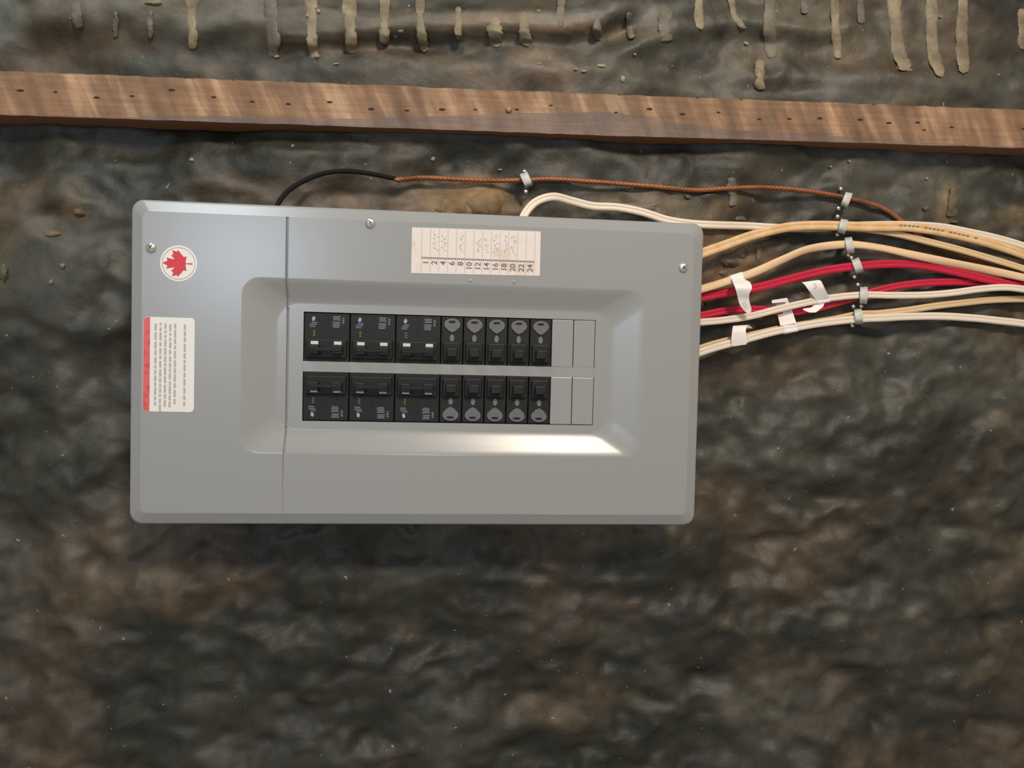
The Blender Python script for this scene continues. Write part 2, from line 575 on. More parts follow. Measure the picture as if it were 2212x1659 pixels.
for d_ in [(165, -70, 62, 22, 'drip_grey', 8), (250, 25, 82, 12, 'drip_grey'), (325, 22, 84, 13, 'drip_grey'), (415, -70, 108, 26, 'drip'),
           (586, -70, 126, 32, 'drip_grey', 8), (672, -70, 127, 28, 'drip', 8), (757, -70, 115, 32, 'drip'), (830, -70, 96, 23, 'drip'),
           (909, -70, 112, 20, 'drip', 8), (990, 14, 80, 18, 'drip'), (1068, 34, 103, 28, 'drip'), (1134, 24, 99, 24, 'drip'),
           (1290, 26, 87, 18, 'drip_grey'), (1360, 26, 83, 15, 'drip_grey', 5), (1436, 16, 90, 30, 'drip_grey', 8), (1212, -70, 60, 20, 'drip_grey'),
           (1510, -70, 64, 20, 'drip', 4), (1580, -70, 62, 16, 'drip', 26), (1662, -70, 127, 28, 'drip_grey', 8), (1640, 128, 195, 22, 'drip', 5, .004),
           (1803, -70, 128, 20, 'drip', 10), (1934, -70, 152, 34, 'drip', 26), (2012, -70, 166, 24, 'drip', 22), (2078, -70, 158, 26, 'drip', 4),
           (2208, 18, 108, 20, 'drip'), (1738, -70, 30, 16, 'drip_grey'), (1860, -70, 52, 18, 'drip_grey'),
           (1582, 383, 446, 24, 'drip_grey', 0, .004), (2058, 404, 470, 20, 'crumb', -6, .004)]:
    drip(*d_)


def lump(name, px, py, rx, ry, m, h=0.008, seed=0, parent=wall):
    """an uneven flat lump of stone or mortar stuck to the wall (radii in pixels)"""
    rs = random.Random(seed * 31 + int(px))
    N, Rg = 14, 4
    rad = [1 + rs.uniform(-0.28, 0.28) for _ in range(N)]
    v = []
    for r in range(Rg):
        q = 1 - r / Rg
        for k in range(N):
            a = 2 * math.pi * k / N
            qx = px + rx * rad[k] * q * math.cos(a)
            qy = py + ry * rad[k] * q * math.sin(a)
            hh = on_wall(qx, qy)[1]
            up = -0.002 if r == 0 else h * (1 - q * q) + rs.uniform(-.1, .1) * h
            v.append(P(qx, qy, -(hh + up)))
    v.append(P(px, py, -(on_wall(px, py)[1] + h)))
    f = []
    for r in range(Rg - 1):
        for k in range(N):
            k2 = (k + 1) % N
            f.append((r * N + k, r * N + k2, (r + 1) * N + k2, (r + 1) * N + k))
    for k in range(N):
        f.append(((Rg - 1) * N + k, (Rg - 1) * N + (k + 1) % N, len(v) - 1))
    return obj(name, v, f, m, parent, True)


for l_ in [(1048, 438, 54, 34, 'stone', .010), (975, 452, 34, 20, 'stone', .008), (1605, 545, 16, 14, 'crumb', .005), (1640, 548, 10, 20, 'crumb', .005),
           (1578, 566, 22, 14, 'crumb', .006), (1562, 590, 12, 7, 'crumb', .004), (1528, 650, 9, 16, 'crumb', .005), (1530, 676, 8, 10, 'crumb', .004),
           (1600, 472, 16, 6, 'drip_grey', .003), (170, 460, 14, 11, 'crumb', .005), (112, 504, 26, 7, 'crumb', .004), (8, 590, 10, 24, 'crumb', .006),
           (134, 574, 9, 7, 'drip', .004), (110, 610, 7, 7, 'drip', .004), (332, 5, 24, 7, 'drip', .004), (2000, 450, 9, 7, 'crumb', .004),
           (2060, 480, 9, 5, 'crumb', .004), (1485, 425, 9, 7, 'crumb', .004), (1390, 446, 44, 12, 'drip_grey', .005)]:
    lump('mortar_lump', *l_)
for l_ in [(598, 122, 8, 5), (592, 114, 6, 6), (684, 122, 9, 4), (664, 34, 5, 5), (688, 24, 6, 6), (726, 138, 8, 3), (1515, 62, 5, 4), (1606, 60, 7, 4), (1812, 124, 7, 4), (1962, 150, 12, 5), (1944, 146, 8, 7),
           (2028, 160, 8, 4), (1165, 137, 6, 3), (1262, 154, 8, 4), (1244, 150, 5, 3), (1300, 142, 12, 6), (1345, 170, 6, 9), (1612, 94, 6, 5), (1372, 118, 4, 4), (908, 76, 7, 8), (990, 82, 5, 4), (865, 68, 9, 4),
           (935, 344, 6, 6), (1080, 367, 7, 3), (2032, 36, 4, 4), (1834, 348, 4, 4), (2002, 386, 5, 4), (1794, 360, 5, 3), (414, 345, 6, 5)]:
    lump('mortar_fleck', *l_, 'fleck', .003, 3)

# ------------------------------------------------------------------ wooden strapping (furring batten)
BF = -0.028                                                  # front face of the batten
zt = 0.5 * (P(0, 153, BF)[2] + P(2212, 237, BF)[2])
zb = 0.5 * (P(0, 250, BF)[2] + P(2212, 318, BF)[2])
wane_px = [(-600, 0), (250, 0), (320, 7), (500, 13), (740, 15), (974, 29), (1058, 36), (1208, 44), (1309, 50), (1409, 40), (1480, 30),
           (1579, 20), (1778, 15), (1910, 8), (2109, 4), (2800, 2)]
wx = [P(a, 270, BF)[0] for a, _ in wane_px]
wh = [b * 0.00057 for _, b in wane_px]
bx0, bx1 = X0 + 0.1, X1 - 0.1
batten = empty('wood_strapping', (0.0, 0.0, zb))
tag(batten, 'rough-sawn brown wooden strip nailed level across the tarred wall', 'wood strip')
rs = random.Random(3)
v, f, mi = [], [], []
NB = 240
for i in range(NB + 1):
    x = bx0 + (bx1 - bx0) * i / NB
    w = max(np.interp(x, wx, wh), 0.0008)
    j = rs.uniform(-1, 1) * 0.0007
    z_t, z_b = zt - zb + j, rs.uniform(-1, 1) * 0.0004
    back = 0.012
    v += [(x, back, z_t), (x, BF + 0.001, z_t), (x, BF, z_t - 0.001), (x, BF, z_b + w),
          (x, BF + 0.16 * w, z_b), (x, back, z_b)]
for i in range(NB):
    for k in range(6):
        k2 = (k + 1) % 6
        f.append((i * 6 + k, i * 6 + k2, (i + 1) * 6 + k2, (i + 1) * 6 + k))
        mi.append({3: 1, 4: 2}.get(k, 0))
f += [tuple(range(6)), tuple(NB * 6 + k for k in range(6))]
mi += [2, 2]
board = obj('board', v, f, 'wood', batten)
board.data.materials.append(M['wane'])
board.data.materials.append(M['endwood'])
board.data.polygons.foreach_set('material_index', mi)

holes = [(44, 196), (120, 199), (209, 211), (285, 208), (371, 195), (462, 210), (545, 220), (623, 225), (712, 221), (802, 236), (879, 239),
         (955, 237), (1027, 237), (1116, 237), (1190, 228), (1331, 243), (1403, 236), (1474, 247), (1552, 243), (1640, 258), (1705, 257),
         (1771, 256), (1858, 259), (1920, 266), (1982, 265), (1996, 281), (2056, 275), (2210, 279)]
hv, hf = [], []
for k in range(10):
    a = 2 * math.pi * k / 10
    hv.append((0.0036 * math.cos(a), 0, 0.0012 * math.sin(a) * (1.2 if k < 5 else 0.9)))
hf = [tuple(range(10))]
hole0 = None
for n_, (a, b) in enumerate(holes):
    p = P(a, b, BF)
    if hole0 is None:
        h_ = hole0 = obj('staple_hole', hv, hf, 'hole', batten)
    else:
        h_ = hole0.copy()
        C.objects.link(h_)
    h_.location = (p[0], BF - 0.0003, p[2] - zb)
    s_ = rs.uniform(0.7, 1.25)
    h_.scale = (s_, 1, s_)


def dome(name, r, h, m, parent, loc, seg=16, rings=4, slot=None):
    v, f = [], []
    prof = [(r, 0.0), (r, h * 0.35)] + [(r * math.cos(t), h * 0.35 + h * 0.65 * math.sin(t)) for t in
                                        [math.pi / 2 * k / rings for k in range(1, rings)]]
    for (rr, hh) in prof:
        for k in range(seg):
            a = 2 * math.pi * k / seg
            v.append((rr * math.cos(a), -hh, rr * math.sin(a)))
    v.append((0, -h, 0))
    for i in range(len(prof) - 1):
        for k in range(seg):
            f.append((i * seg + k, i * seg + (k + 1) % seg, (i + 1) * seg + (k + 1) % seg, (i + 1) * seg + k))
    for k in range(seg):
        f.append(((len(prof) - 1) * seg + k, (len(prof) - 1) * seg + (k + 1) % seg, len(v) - 1))
    o = obj(name, v, f, m, parent, True)
    o.location = loc
    return o


p = P(1099, 237, BF)
dome('nail_head', 0.0045, 0.003, 'nail', batten, (p[0], BF, p[2] - zb))
for (a, b, l, up) in [(420, 172, 14, 5), (505, 182, 9, 3), (1508, 217, 8, 3), (1605, 220, 12, 2), (1890, 229, 9, 2), (2090, 312, 26, -3), (1340, 213, 6, 3)]:
    q = P(a, b, BF - 0.001)
    L, U = l * 0.00057, up * 0.00057
    s_ = 0.0008
    z0 = (zt - zb - 0.0008) if up > 0 else q[2] - zb
    vv = [(q[0], BF, z0), (q[0], BF + .003, z0), (q[0] + L * .3, BF, z0 - s_), (q[0] + L * .35, BF + .003, z0 - s_),
          (q[0] - L * .6, BF - 0.002, z0 + U), (q[0] - L * .55, BF + .001, z0 + U * 1.1)]
    obj('splinter', vv, [(0, 1, 3, 2), (0, 4, 5, 1), (0, 2, 4), (1, 5, 3), (2, 3, 5, 4)], 'splinter', batten)

# ------------------------------------------------------------------ electrical panel
FACE = 0.100                                                # front face stands this far off the wall
CT, ST = math.cos(TILT), math.sin(TILT)
o0 = P(280, 427.5, -FACE)                                   # top left corner of the cover
PW, PH = 0.6535, 0.362
# centre of the panel in the wall plane
pc = (o0[0] + CT * PW / 2 - ST * PH / 2, 0.0, o0[2] - ST * PW / 2 - CT * PH / 2)
panel = empty('breaker_box', pc, TILT)
tag(panel, 'grey metal breaker panel mounted sideways on the wall with cover screwed shut', 'breaker panel')


def L(px, py, w=FACE):
    """pixel -> panel coordinates (right, up from the panel's centre) on its face"""
    q = P(px, py, -w)
    dx, dz = q[0] - pc[0], q[2] - pc[2]
    return (dx * CT - dz * ST, dx * ST + dz * CT)


hw, hh_ = PW / 2, PH / 2
REC = 0.012                                                  # depth of the dished middle
ru0, rv0 = L(522, 597)
ru1 = L(1398, 625)[0]
iu0, iv0 = L(600, 654, FACE - REC)
iu1 = L(1318, 690, FACE - REC)[0]
ou0, ov0 = L(656, 673, FACE - REC)
ou1 = L(1287, 690, FACE - REC)[0]
ov1, iv1, rv1 = -ov0, -iv0, -rv0


def rrect(u0, u1, v0, v1, r, w, seg=8):
    out = []
    for cx_, cy_, a0 in ((u1 - r, v1 - r, 0), (u0 + r, v1 - r, 90), (u0 + r, v0 + r, 180), (u1 - r, v0 + r, 270)):
        for k in range(seg + 1):
            a = math.radians(a0 + 90 * k / seg)
            out.append((cx_ + r * math.cos(a), -w, cy_ + r * math.sin(a)))
    return out


BV = 0.0145
rings = []
rings.append(rrect(-hw, hw, -hh_, hh_, 0.013, FACE - 0.016))
rings.append(rrect(-hw, hw, -hh_, hh_, 0.013, FACE - 0.0075))
rings.append(rrect(-hw + .0006, hw - .0006, -hh_ + .0006, hh_ - .0006, 0.013, FACE - 0.0065))
rings.append(rrect(-hw + .0020, hw - .0020, -hh_ + .0020, hh_ - .0020, 0.0125, FACE - 0.0055))
rings.append(rrect(-hw + .0030, hw - .0030, -hh_ + .0030, hh_ - .0030, 0.0122, FACE - 0.00503))
rings.append(rrect(-hw + .0105, hw - .0105, -hh_ + .0105, hh_ - .0105, 0.0094, FACE - 0.00147))
rings.append(rrect(-hw + .0135, hw - .0135, -hh_ + .0135, hh_ - .0135, 0.0084, FACE))
for k, t in enumerate((0.0, 0.08, 0.25, 0.75, 0.92, 1.0)):
    s = t * t * (3 - 2 * t)
    lerp = lambda a, b: a + (b - a) * t
    rings.append(rrect(lerp(ru0, iu0), lerp(ru1, iu1), lerp(rv1, iv1), lerp(rv0, iv0), lerp(0.020, 0.024), FACE - REC * (0.5 * t + 0.5 * s)))
rings.append(rrect(ou0, ou1, ov1, ov0, 0.0008, FACE - REC))
rings.append(rrect(ou0, ou1, ov1, ov0, 0.0008, FACE - REC - 0.0025))
v, f = [], []
for r in rings:
    v += r
nr = len(rings[0])
for i in range(len(rings) - 1):
    for k in range(nr):
        k2 = (k + 1) % nr
        f.append((i * nr + k, i * nr + k2, (i + 1) * nr + k2, (i + 1) * nr + k))
full = bpy.data.meshes.new('tmp_cover')
full.from_pydata(v, [], f)
us = L(616, 600)[0]                                           # seam between the two covers


def cover(name, left):
    bm = bmesh.new()
    bm.from_mesh(full)
    bmesh.ops.recalc_face_normals(bm, faces=bm.faces)
    geom = bm.verts[:] + bm.edges[:] + bm.faces[:]
    bmesh.ops.bisect_plane(bm, geom=geom, plane_co=(us, 0, 0), plane_no=(1, 0, 0), clear_outer=left, clear_inner=not left)
    if not left:
        geom = bm.verts[:] + bm.edges[:] + bm.faces[:]
        bmesh.ops.bisect_plane(bm, geom=geom, plane_co=(us + 0.0032, 0, 0), plane_no=(1, 0, 0))
        geom = bm.verts[:] + bm.edges[:] + bm.faces[:]
        bmesh.ops.bisect_plane(bm, geom=geom, plane_co=(0, 0, hh_ - BV - 0.0005), plane_no=(0, 0, 1))
        for vv in bm.verts:
            if vv.co.x < us + 0.0005 and abs(vv.co.z) < hh_ - BV - 0.0006 + 0.0003 and vv.co.y < -0.07:
                vv.co.y += 0.0022
    else:
        for vv in bm.verts:                                  # the main cover's edge laps a little proud
            if vv.co.y < -FACE + REC + 0.001:
                vv.co.y -= 0.0001
        e = [ed for ed in bm.edges if ed.is_boundary and all(abs(q.co.x - us) < 1e-5 for q in ed.verts)]
        r = bmesh.ops.extrude_edge_only(bm, edges=e)
        for q in r['geom']:
            if isinstance(q, bmesh.types.BMVert):
                q.co.y += 0.0055
    me_ = bpy.data.meshes.new(name)
    bm.to_mesh(me_)
    bm.free()
    me_.polygons.foreach_set('use_smooth', [abs(q.normal.y) < 0.99995 for q in me_.polygons])
    me_.materials.append(M['panel'])
    o = bpy.data.objects.new(name, me_)
    C.objects.link(o)
    o.parent = panel
    md = o.modifiers.new('edge', 'EDGE_SPLIT')
    md.split_angle = math.radians(22)
    return o


cover('main_cover', True)
cover('branch_cover', False)
bpy.data.meshes.remove(full)


def boxv(u0, u1, v0, v1, w0, w1, bev=0.0, seg=1):
    bm = bmesh.new()
    bmesh.ops.create_cube(bm, size=1)
    for q in bm.verts:
        q.co = Vector(((u0 + u1) / 2 + q.co.x * (u1 - u0), -((w0 + w1) / 2 + q.co.y * (w1 - w0)), (v0 + v1) / 2 + q.co.z * (v1 - v0)))
    bmesh.ops.recalc_face_normals(bm, faces=bm.faces)
    if bev:
        bmesh.ops.bevel(bm, geom=bm.edges[:], offset=bev, segments=seg, affect='EDGES', profile=0.5)
    return bm


# the box behind the covers: four sides and a back
bxo, byo = hw - 0.006, hh_ - 0.006
v = rrect(-bxo, bxo, -byo, byo, 0.004, 0.0, 2) + rrect(-bxo, bxo, -byo, byo, 0.004, FACE - 0.009, 2)
nb = len(v) // 2
f = [(k, (k + 1) % nb, nb + (k + 1) % nb, nb + k) for k in range(nb)] + [tuple(range(nb))]
obj('back_box', v, f, 'box', panel)

# screws
for (a, b) in [(327, 535), (800, 482), (1476, 578)]:
    u, w = L(a, b)
    s_ = dome('cover_screw', 0.0056, 0.0034, 'zinc', panel, (u, -FACE, w))
    ang = random.uniform(0, 3)
    vv = []
    for da in (0, math.pi / 2):
        c, s = math.cos(ang + da), math.sin(ang + da)
        for (x, y) in ((-.0028, -.0005), (.0028, -.0005), (.0028, .0005), (-.0028, .0005)):
            vv.append((x * c - y * s, -0.00345, x * s + y * c))
    obj('cross_slot', vv, [(0, 1, 2, 3), (4, 5, 6, 7)], 'slot', s_)
# the two small dimples under the card
for (a, b) in [(1016, 606), (1110, 609)]:
    u, w = L(a, b)
    dome('dimple', 0.0022, 0.0010, 'panel', panel, (u, -FACE + 0.0002, w))


def flat(name, poly, w, m, parent, th=0.0003):
    n = len(poly)
    v = [(u, -w, z) for u, z in poly] + [(u, -w - th, z) for u, z in poly]
    f = [tuple(range(n)), tuple(range(2 * n - 1, n - 1, -1))] + [(k, (k + 1) % n, n + (k + 1) % n, n + k) for k in range(n)]
    return obj(name, v, f, m, parent)


def bars(name, rects, w, m, parent, th=0.0002):
    v, f = [], []
    for (u0, u1, v0, v1) in rects:
        b = len(v)
        v += [(u0, -w - th, v0), (u1, -w - th, v0), (u1, -w - th, v1), (u0, -w - th, v1)]
        f.append((b, b + 1, b + 2, b + 3))
    return obj(name, v, f, m, parent)


# round sticker with the red maple leaf lying on its side
u, w = L(386, 569)
S = L(426, 569)[0] - u
stk = flat('maple_leaf_sticker', [(u + S * math.cos(a), w + S * math.sin(a)) for a in [2 * math.pi * k / 48 for k in range(48)]], FACE, 'sticker', panel)
stk['label'] = 'round white sticker with a red maple leaf turned on its side'
rim = []
for rr in (0.86, 0.90):
    rim += [(u + S * rr * math.cos(a), -FACE - 0.0005, w + S * rr * math.sin(a)) for a in [2 * math.pi * k / 48 for k in range(48)]]
obj('printed_ring', rim, [(k, (k + 1) % 48, 48 + (k + 1) % 48, 48 + k) for k in range(48)], 'greyprint', stk)
leaf = [(-90, 2030), (-45, 1167), (-156, 1069), (-1015, 1220), (-899, 900), (-919, 827), (-1860, 65), (-1648, -34), (-1614, -113),
        (-1800, -685), (-1258, -570), (-1185, -608), (-1080, -855), (-657, -401), (-546, -458), (-750, -1510), (-423, -1321), (-332, -1348), (0, -2000)]
leaf = leaf + [(-a, b) for a, b in leaf[-2::-1]]
ls = S * 0.80 / 2000
flat('maple_leaf', [(u + b * ls - S * .06, w + a * ls) for a, b in leaf], FACE + 0.0004, 'red', stk)
# warning label: white with a red header along its left edge, lines of print set sideways
u0, v1 = L(310, 684)
u1 = L(421, 686)[0]
v0 = v1 - 0.105
q = rrect(u0, u1, v0, v1, 0.0045, 0, 4)
wl = flat('warning_label', [(a, c) for a, _, c in q], FACE, 'sticker', panel)
wl['label'] = 'white rectangular warning label with a red stripe and fine grey print'
ub = u0 + (u1 - u0) * 0.13
q = [(a, c) for a, _, c in rrect(u0 + .0003, ub + 0.004, v0 + .0003, v1 - .0003, 0.0042, 0, 4)]
q = [(min(a, ub), c) for a, c in q]
flat('red_stripe', q, FACE + 0.0003, 'redband', wl, 0.0002)
rs = random.Random(5)
rects = []
for k in range(7):
    uc = u0 + (u1 - u0) * (0.24 + 0.095 * k)
    if k == 5:
        continue
    z = v1 - 0.006 - rs.uniform(0, .002)
    while z > v0 + 0.008:
        l = rs.uniform(0.003, 0.009)
        rects.append((uc - 0.0011, uc + 0.0011, z - l, z))
        z -= l + rs.uniform(0.0012, 0.002)
bars('fine_print', rects, FACE + 0.0003, 'greyprint', wl)

# circuit directory card
c00 = L(888, 590)
c01 = L(890, 491)
c11 = L(1168, 500)
c10 = L(1166, 596)
card = flat('directory_card', [c00, c10, c11, c01], FACE, 'paper', panel)
card['label'] = 'stained white circuit directory card with printed numbers running sideways'
rects = []
zt_, zb_ = (c01[1] + c11[1]) / 2 - .0012, (c00[1] + c10[1]) / 2 + .0012
for k in range(14):
    uu = L(910.6 + 18.8 * k, 545)[0]
    rects.append((uu - .0004, uu + .0004, zb_, zt_))
bars('column_rules', rects, FACE + 0.0003, 'cardline', card)
rects = []
zl = L(1030, 561)[1]
for k in range(13):
    uu = L(920 + 18.8 * k, 561)[0]
    for d in (-.0036, -.0012, .0012, .0036):
        rects.append((uu + d - .0009, uu + d + .0009, zl - .0009, zl + .0009))
bars('dashed_rule', rects, FACE + 0.0004, 'darkprint', card)


def text_mesh(s, size):
    cu = bpy.data.curves.new('t', 'FONT')
    cu.body = s
    cu.size = size
    cu.align_x = 'RIGHT'
    cu.align_y = 'CENTER'
    cu.offset = 0.00012
    o = bpy.data.objects.new('t', cu)
    C.objects.link(o)
    bpy.context.view_layer.update()
    me_ = bpy.data.meshes.new_from_object(o)
    r = ([q.co.copy() for q in me_.vertices], [tuple(pq.vertices) for pq in me_.polygons])
    bpy.data.objects.remove(o)
    bpy.data.curves.remove(cu)
    bpy.data.meshes.remove(me_)
    return r


v, f = [], []
for k, s in enumerate(['1', '2', '4', '6', '8', '10', '12', '14', '16', '18', '20', '22', '24']):
    uu = L(920 + 18.8 * k, 570)[0]
    zz = L(1030, 566.5)[1]
    tv, tf = text_mesh(s, 0.0092)
    b = len(v)
    v += [(uu - q.y, -FACE - 0.0007, zz + q.x) for q in tv]      # reads from bottom to top
    f += [tuple(b + i for i in t) for t in tf]
obj('circuit_numbers', v, f, 'darkprint', card)
# faint pencil strokes in some columns
rects = []
for k in (1, 2, 4, 6, 7, 8, 9, 10):
    uu = L(920 + 18.8 * k, 540)[0]
    z = L(1030, 549)[1]
    for i in range(rs.randint(6, 12)):
        a = rs.uniform(-.003, .002)
        z += rs.uniform(0.0018, 0.0034)
        if z > zt_ - .002:
            break
        rects.append((uu + a, uu + a + rs.uniform(.001, .004), z - .0003, z + .0003))
        if i % 2:
            rects.append((uu + a, uu + a + .0006, z - .0012, z + .0012))
bars('pencil_strokes', rects, FACE + 0.0004, 'cardline', card)

# breakers ------------------------------------------------------------
pitch = (ou1 - ou0) / 13.0
BW = FACE - REC                                              # level of the dish
dead = from_bm('bus_cover', boxv(ou0 - .004, ou1 + .004, ov1 - .003, ov0 + .003, BW - 0.022, BW - 0.010), 'black', panel)
half = ov0 - 0.006                                           # length of each row


def breaker(u, poles, up):
    """up = 1 upper row (handle towards the middle), -1 lower row"""
    wdt = pitch * poles
    z1 = ov0 - 0.0008                                        # outer end
    z0 = 0.006
    g = 0.0005
    zz = lambda z: z * up
    lo, hi = sorted((zz(z0), zz(z1)))
    bk = from_bm('circuit_breaker', boxv(u + g, u + wdt - g, lo, hi, BW - 0.020, BW - 0.0015, 0.0008, 2), 'black2', panel)
    # raised handle housing
    a, b = sorted((zz(z0 + 0.004), zz(z1 - 0.030)))
    from_bm('handle_housing', boxv(u + 0.0030, u + wdt - 0.0030, a, b, BW - 0.004, BW + 0.0025, 0.0014, 2), 'black', bk)
    zc = (a + b) / 2
    if poles == 2:
        gz0, gz1 = sorted((zz(z1 - .0006), zz(z1 - 0.0285)))
        bars('pole_groove', [(u + pitch - .0013, u + pitch + .0013, gz0, gz1)], BW - 0.0016, 'black', bk)
        for k in range(2):
            from_bm('toggle', boxv(u + pitch * k + .007, u + pitch * (k + 1) - .007, zc - .006, zc + .004, BW, BW + 0.010, 0.0012, 2), 'black2', bk)
        from_bm('handle_tie', boxv(u + .008, u + wdt - .008, zc - .003, zc + .001, BW + 0.0085, BW + 0.011, 0.0006, 1), 'black', bk)
        # white marks at the head of each handle
        q = []
        for k in range(2):
            um = u + pitch * (k + .5)
            e0, e1 = sorted((zz(z1 - 0.0325), zz(z1 - 0.0362)))
            q.append((um - .0042, um + .0042, e0, e1))
        bars('handle_mark', q, BW + 0.0026, 'printw', bk)
        # printed emblem on the first pole, print block on the second
        um = u + pitch * 0.42
        d = lambda z: zz(z1 - z)
        t = BW - 0.0012
        poly = [(um - .0018, d(.008)), (um - .0012, d(.0048)), (um + .001, d(.0040)), (um + .0022, d(.006)), (um + .0012, d(.009)), (um - .0008, d(.0096))]
        flat('emblem', poly, t - .0003, 'emblem', bk, .0002)
        q = []
        for zz_, l, o_ in ((.0120, .0066, .0012), (.0142, .0078, -.0002), (.0164, .0066, -.0010)):
            e0, e1 = sorted((d(zz_), d(zz_ - .0013)))
            q.append((um + o_ - l / 2, um + o_ + l / 2, e0, e1))
        um = u + pitch * 1.42
        for zz_, l, o_ in ((.0046, .0086, 0), (.0064, .0074, 0), (.0082, .0086, .0004), (.0112, .0090, -.0004), (.0130, .0078, 0), (.0148, .0088, -.0006), (.0166, .0070, -.0004)):
            e0, e1 = sorted((d(zz_), d(zz_ - .00125)))
            q.append((um + o_ - l / 2, um + o_ + l / 2, e0, e1))
        for zz_ in (.0066, .0092, .0118):
            e0, e1 = sorted((d(zz_), d(zz_ - .0018)))
            q.append((um + .0064, um + .0088, e0, e1))
        bars('printed_text', q, t, 'print', bk)
        um = u + pitch * 0.46
        q = []
        for zz_ in (.0215, .0240, .0265):
            e0, e1 = sorted((d(zz_), d(zz_ - .0015)))
            q.append((um - .0012, um + .0012, e0, e1))
        bars('amp_print', q, t, 'amber', bk)
    else:
        from_bm('toggle', boxv(u + .007, u + wdt - .007, zc - .006, zc + .004, BW, BW + 0.010, 0.0012, 2), 'black2', bk)
        # grey fan-shaped boss with a dark slot, and the pale mark under it
        um = u + pitch * 0.5
        d = lambda z: zz(z1 - z)
        pl = []
        for k in range(13):
            a = math.radians(180 - 180 * k / 12)
            pl.append((um + .0094 * math.cos(a), d(.0088 - .0068 * math.sin(a))))
        pl += [(um + .0085, d(.0120)), (um + .0040, d(.0165)), (um, d(.0185)), (um - .0040, d(.0165)), (um - .0085, d(.0120))]
        fan = flat('grey_boss', pl, BW - 0.0016, 'greymould', bk, 0.0016)
        sl = [(um - .0048, d(.0066)), (um - .0030, d(.0048)), (um + .0020, d(.0046)), (um + .0044, d(.0058)), (um + .0030, d(.0072)), (um - .0020, d(.0074))]
        flat('boss_slot', sl, BW + 0.0001, 'black', fan, 0.0002)
        pl = []
        for k in range(12):
            a = 2 * math.pi * k / 12
            pl.append((um + .0026 * math.cos(a), d(.0248 + .0042 * math.sin(a))))
        flat('pale_mark', pl, BW - 0.0014, 'print', bk, 0.0004)
    return bk


for up in (1, -1):
    for k in range(3):
        breaker(ou0 + pitch * 2 * k, 2, up)
    for k in range(5):
        breaker(ou0 + pitch * (6 + k), 1, up)
    for k in range(2):
        lo, hi = sorted((up * 0.006, up * (ov0 - 0.0006)))
        uu = ou0 + pitch * (11 + k)
        fp = from_bm('filler_plate', boxv(uu + .0004, uu + pitch - .0004, lo, hi, BW - 0.012, BW - 0.0004 - 0.0003 * k, 0.0007, 2), 'panel', panel)
from_bm('centre_strip', boxv(ou0 - .001, ou1 + .001, -0.0062, 0.0062, BW - 0.012, BW - 0.0005, 0.0006, 1), 'panel', panel)


# ------------------------------------------------------------------ cables
def sweep(name, pts, prof, m, parent=None, twist=None, caps=True):
    pts = np.asarray(pts)
    n, K = len(pts), len(prof)
    v, f = [], []
    up = np.array([0, -1.0, 0])
    for i in range(n):
        t = pts[min(i + 1, n - 1)] - pts[max(i - 1, 0)]
        t = t / (np.linalg.norm(t) + 1e-12)
        side = np.cross(t, up)
        side /= np.linalg.norm(side) + 1e-12
        nr_ = np.cross(side, t)
        a = twist(i / (n - 1)) if twist else 0.0
        c, s = math.cos(a), math.sin(a)
        for (x, y) in prof:
            v.append(pts[i] + side * (x * c - y * s) + nr_ * (x * s + y * c))
    for i in range(n - 1):
        for k in range(K):
            f.append((i * K + k, i * K + (k + 1) % K, (i + 1) * K + (k + 1) % K, (i + 1) * K + k))
    if caps:
        f += [tuple(range(K)), tuple((n - 1) * K + k for k in range(K))]
    return obj(name, v, f, m, parent, True)


def prof_twin(w, t, groove=0.62, n=28):
    """flat two-conductor jacket: two ridges with a shallow valley between"""
    out = []
    for k in range(n):
        a = 2 * math.pi * k / n
        x = w / 2 * math.cos(a)
        y = t / 2 * (abs(math.sin(a)) ** 0.75) * (1 if math.sin(a) >= 0 else -1)
        d = math.exp(-((x / (w * 0.13)) ** 2))
        out.append((x, y * (1 - (1 - groove) * d)))
    return out


def prof_oval(w, t, n=18):
    return [(w / 2 * math.cos(2 * math.pi * k / n), t / 2 * math.sin(2 * math.pi * k / n)) for k in range(n)]


def lay(path, lift=0.0, half=0.003):
    """pixel path -> 3D path. Each entry is (px, py) for lying on the wall, or (px, py, off) at a set stand-off from it."""
    out = []
    for e in path:
        if len(e) == 3:
            out.append(P(e[0], e[1], -e[2]))
        else:
            y = 0.012
            for _ in range(3):
                q = P(e[0], e[1], -y)
                y = max(0.006, hmax(q[0], q[2])) + half + lift
            out.append(P(e[0], e[1], -y))
    return catmull(out, 8)


def cable(label, path, prof, m, lift=0.0, group=None, twist=None, parts=False):
    pts = lay(path, lift)
    if parts:
        o = empty('electrical_cable', tuple(pts[0]))
        j = sweep('jacket', pts - pts[0], prof, m, o, twist)
    else:
        o = sweep('electrical_cable', pts - pts[0], prof, m, None, twist)
        o.location = tuple(pts[0])
    tag(o, label, 'cable', group)
    return o, pts


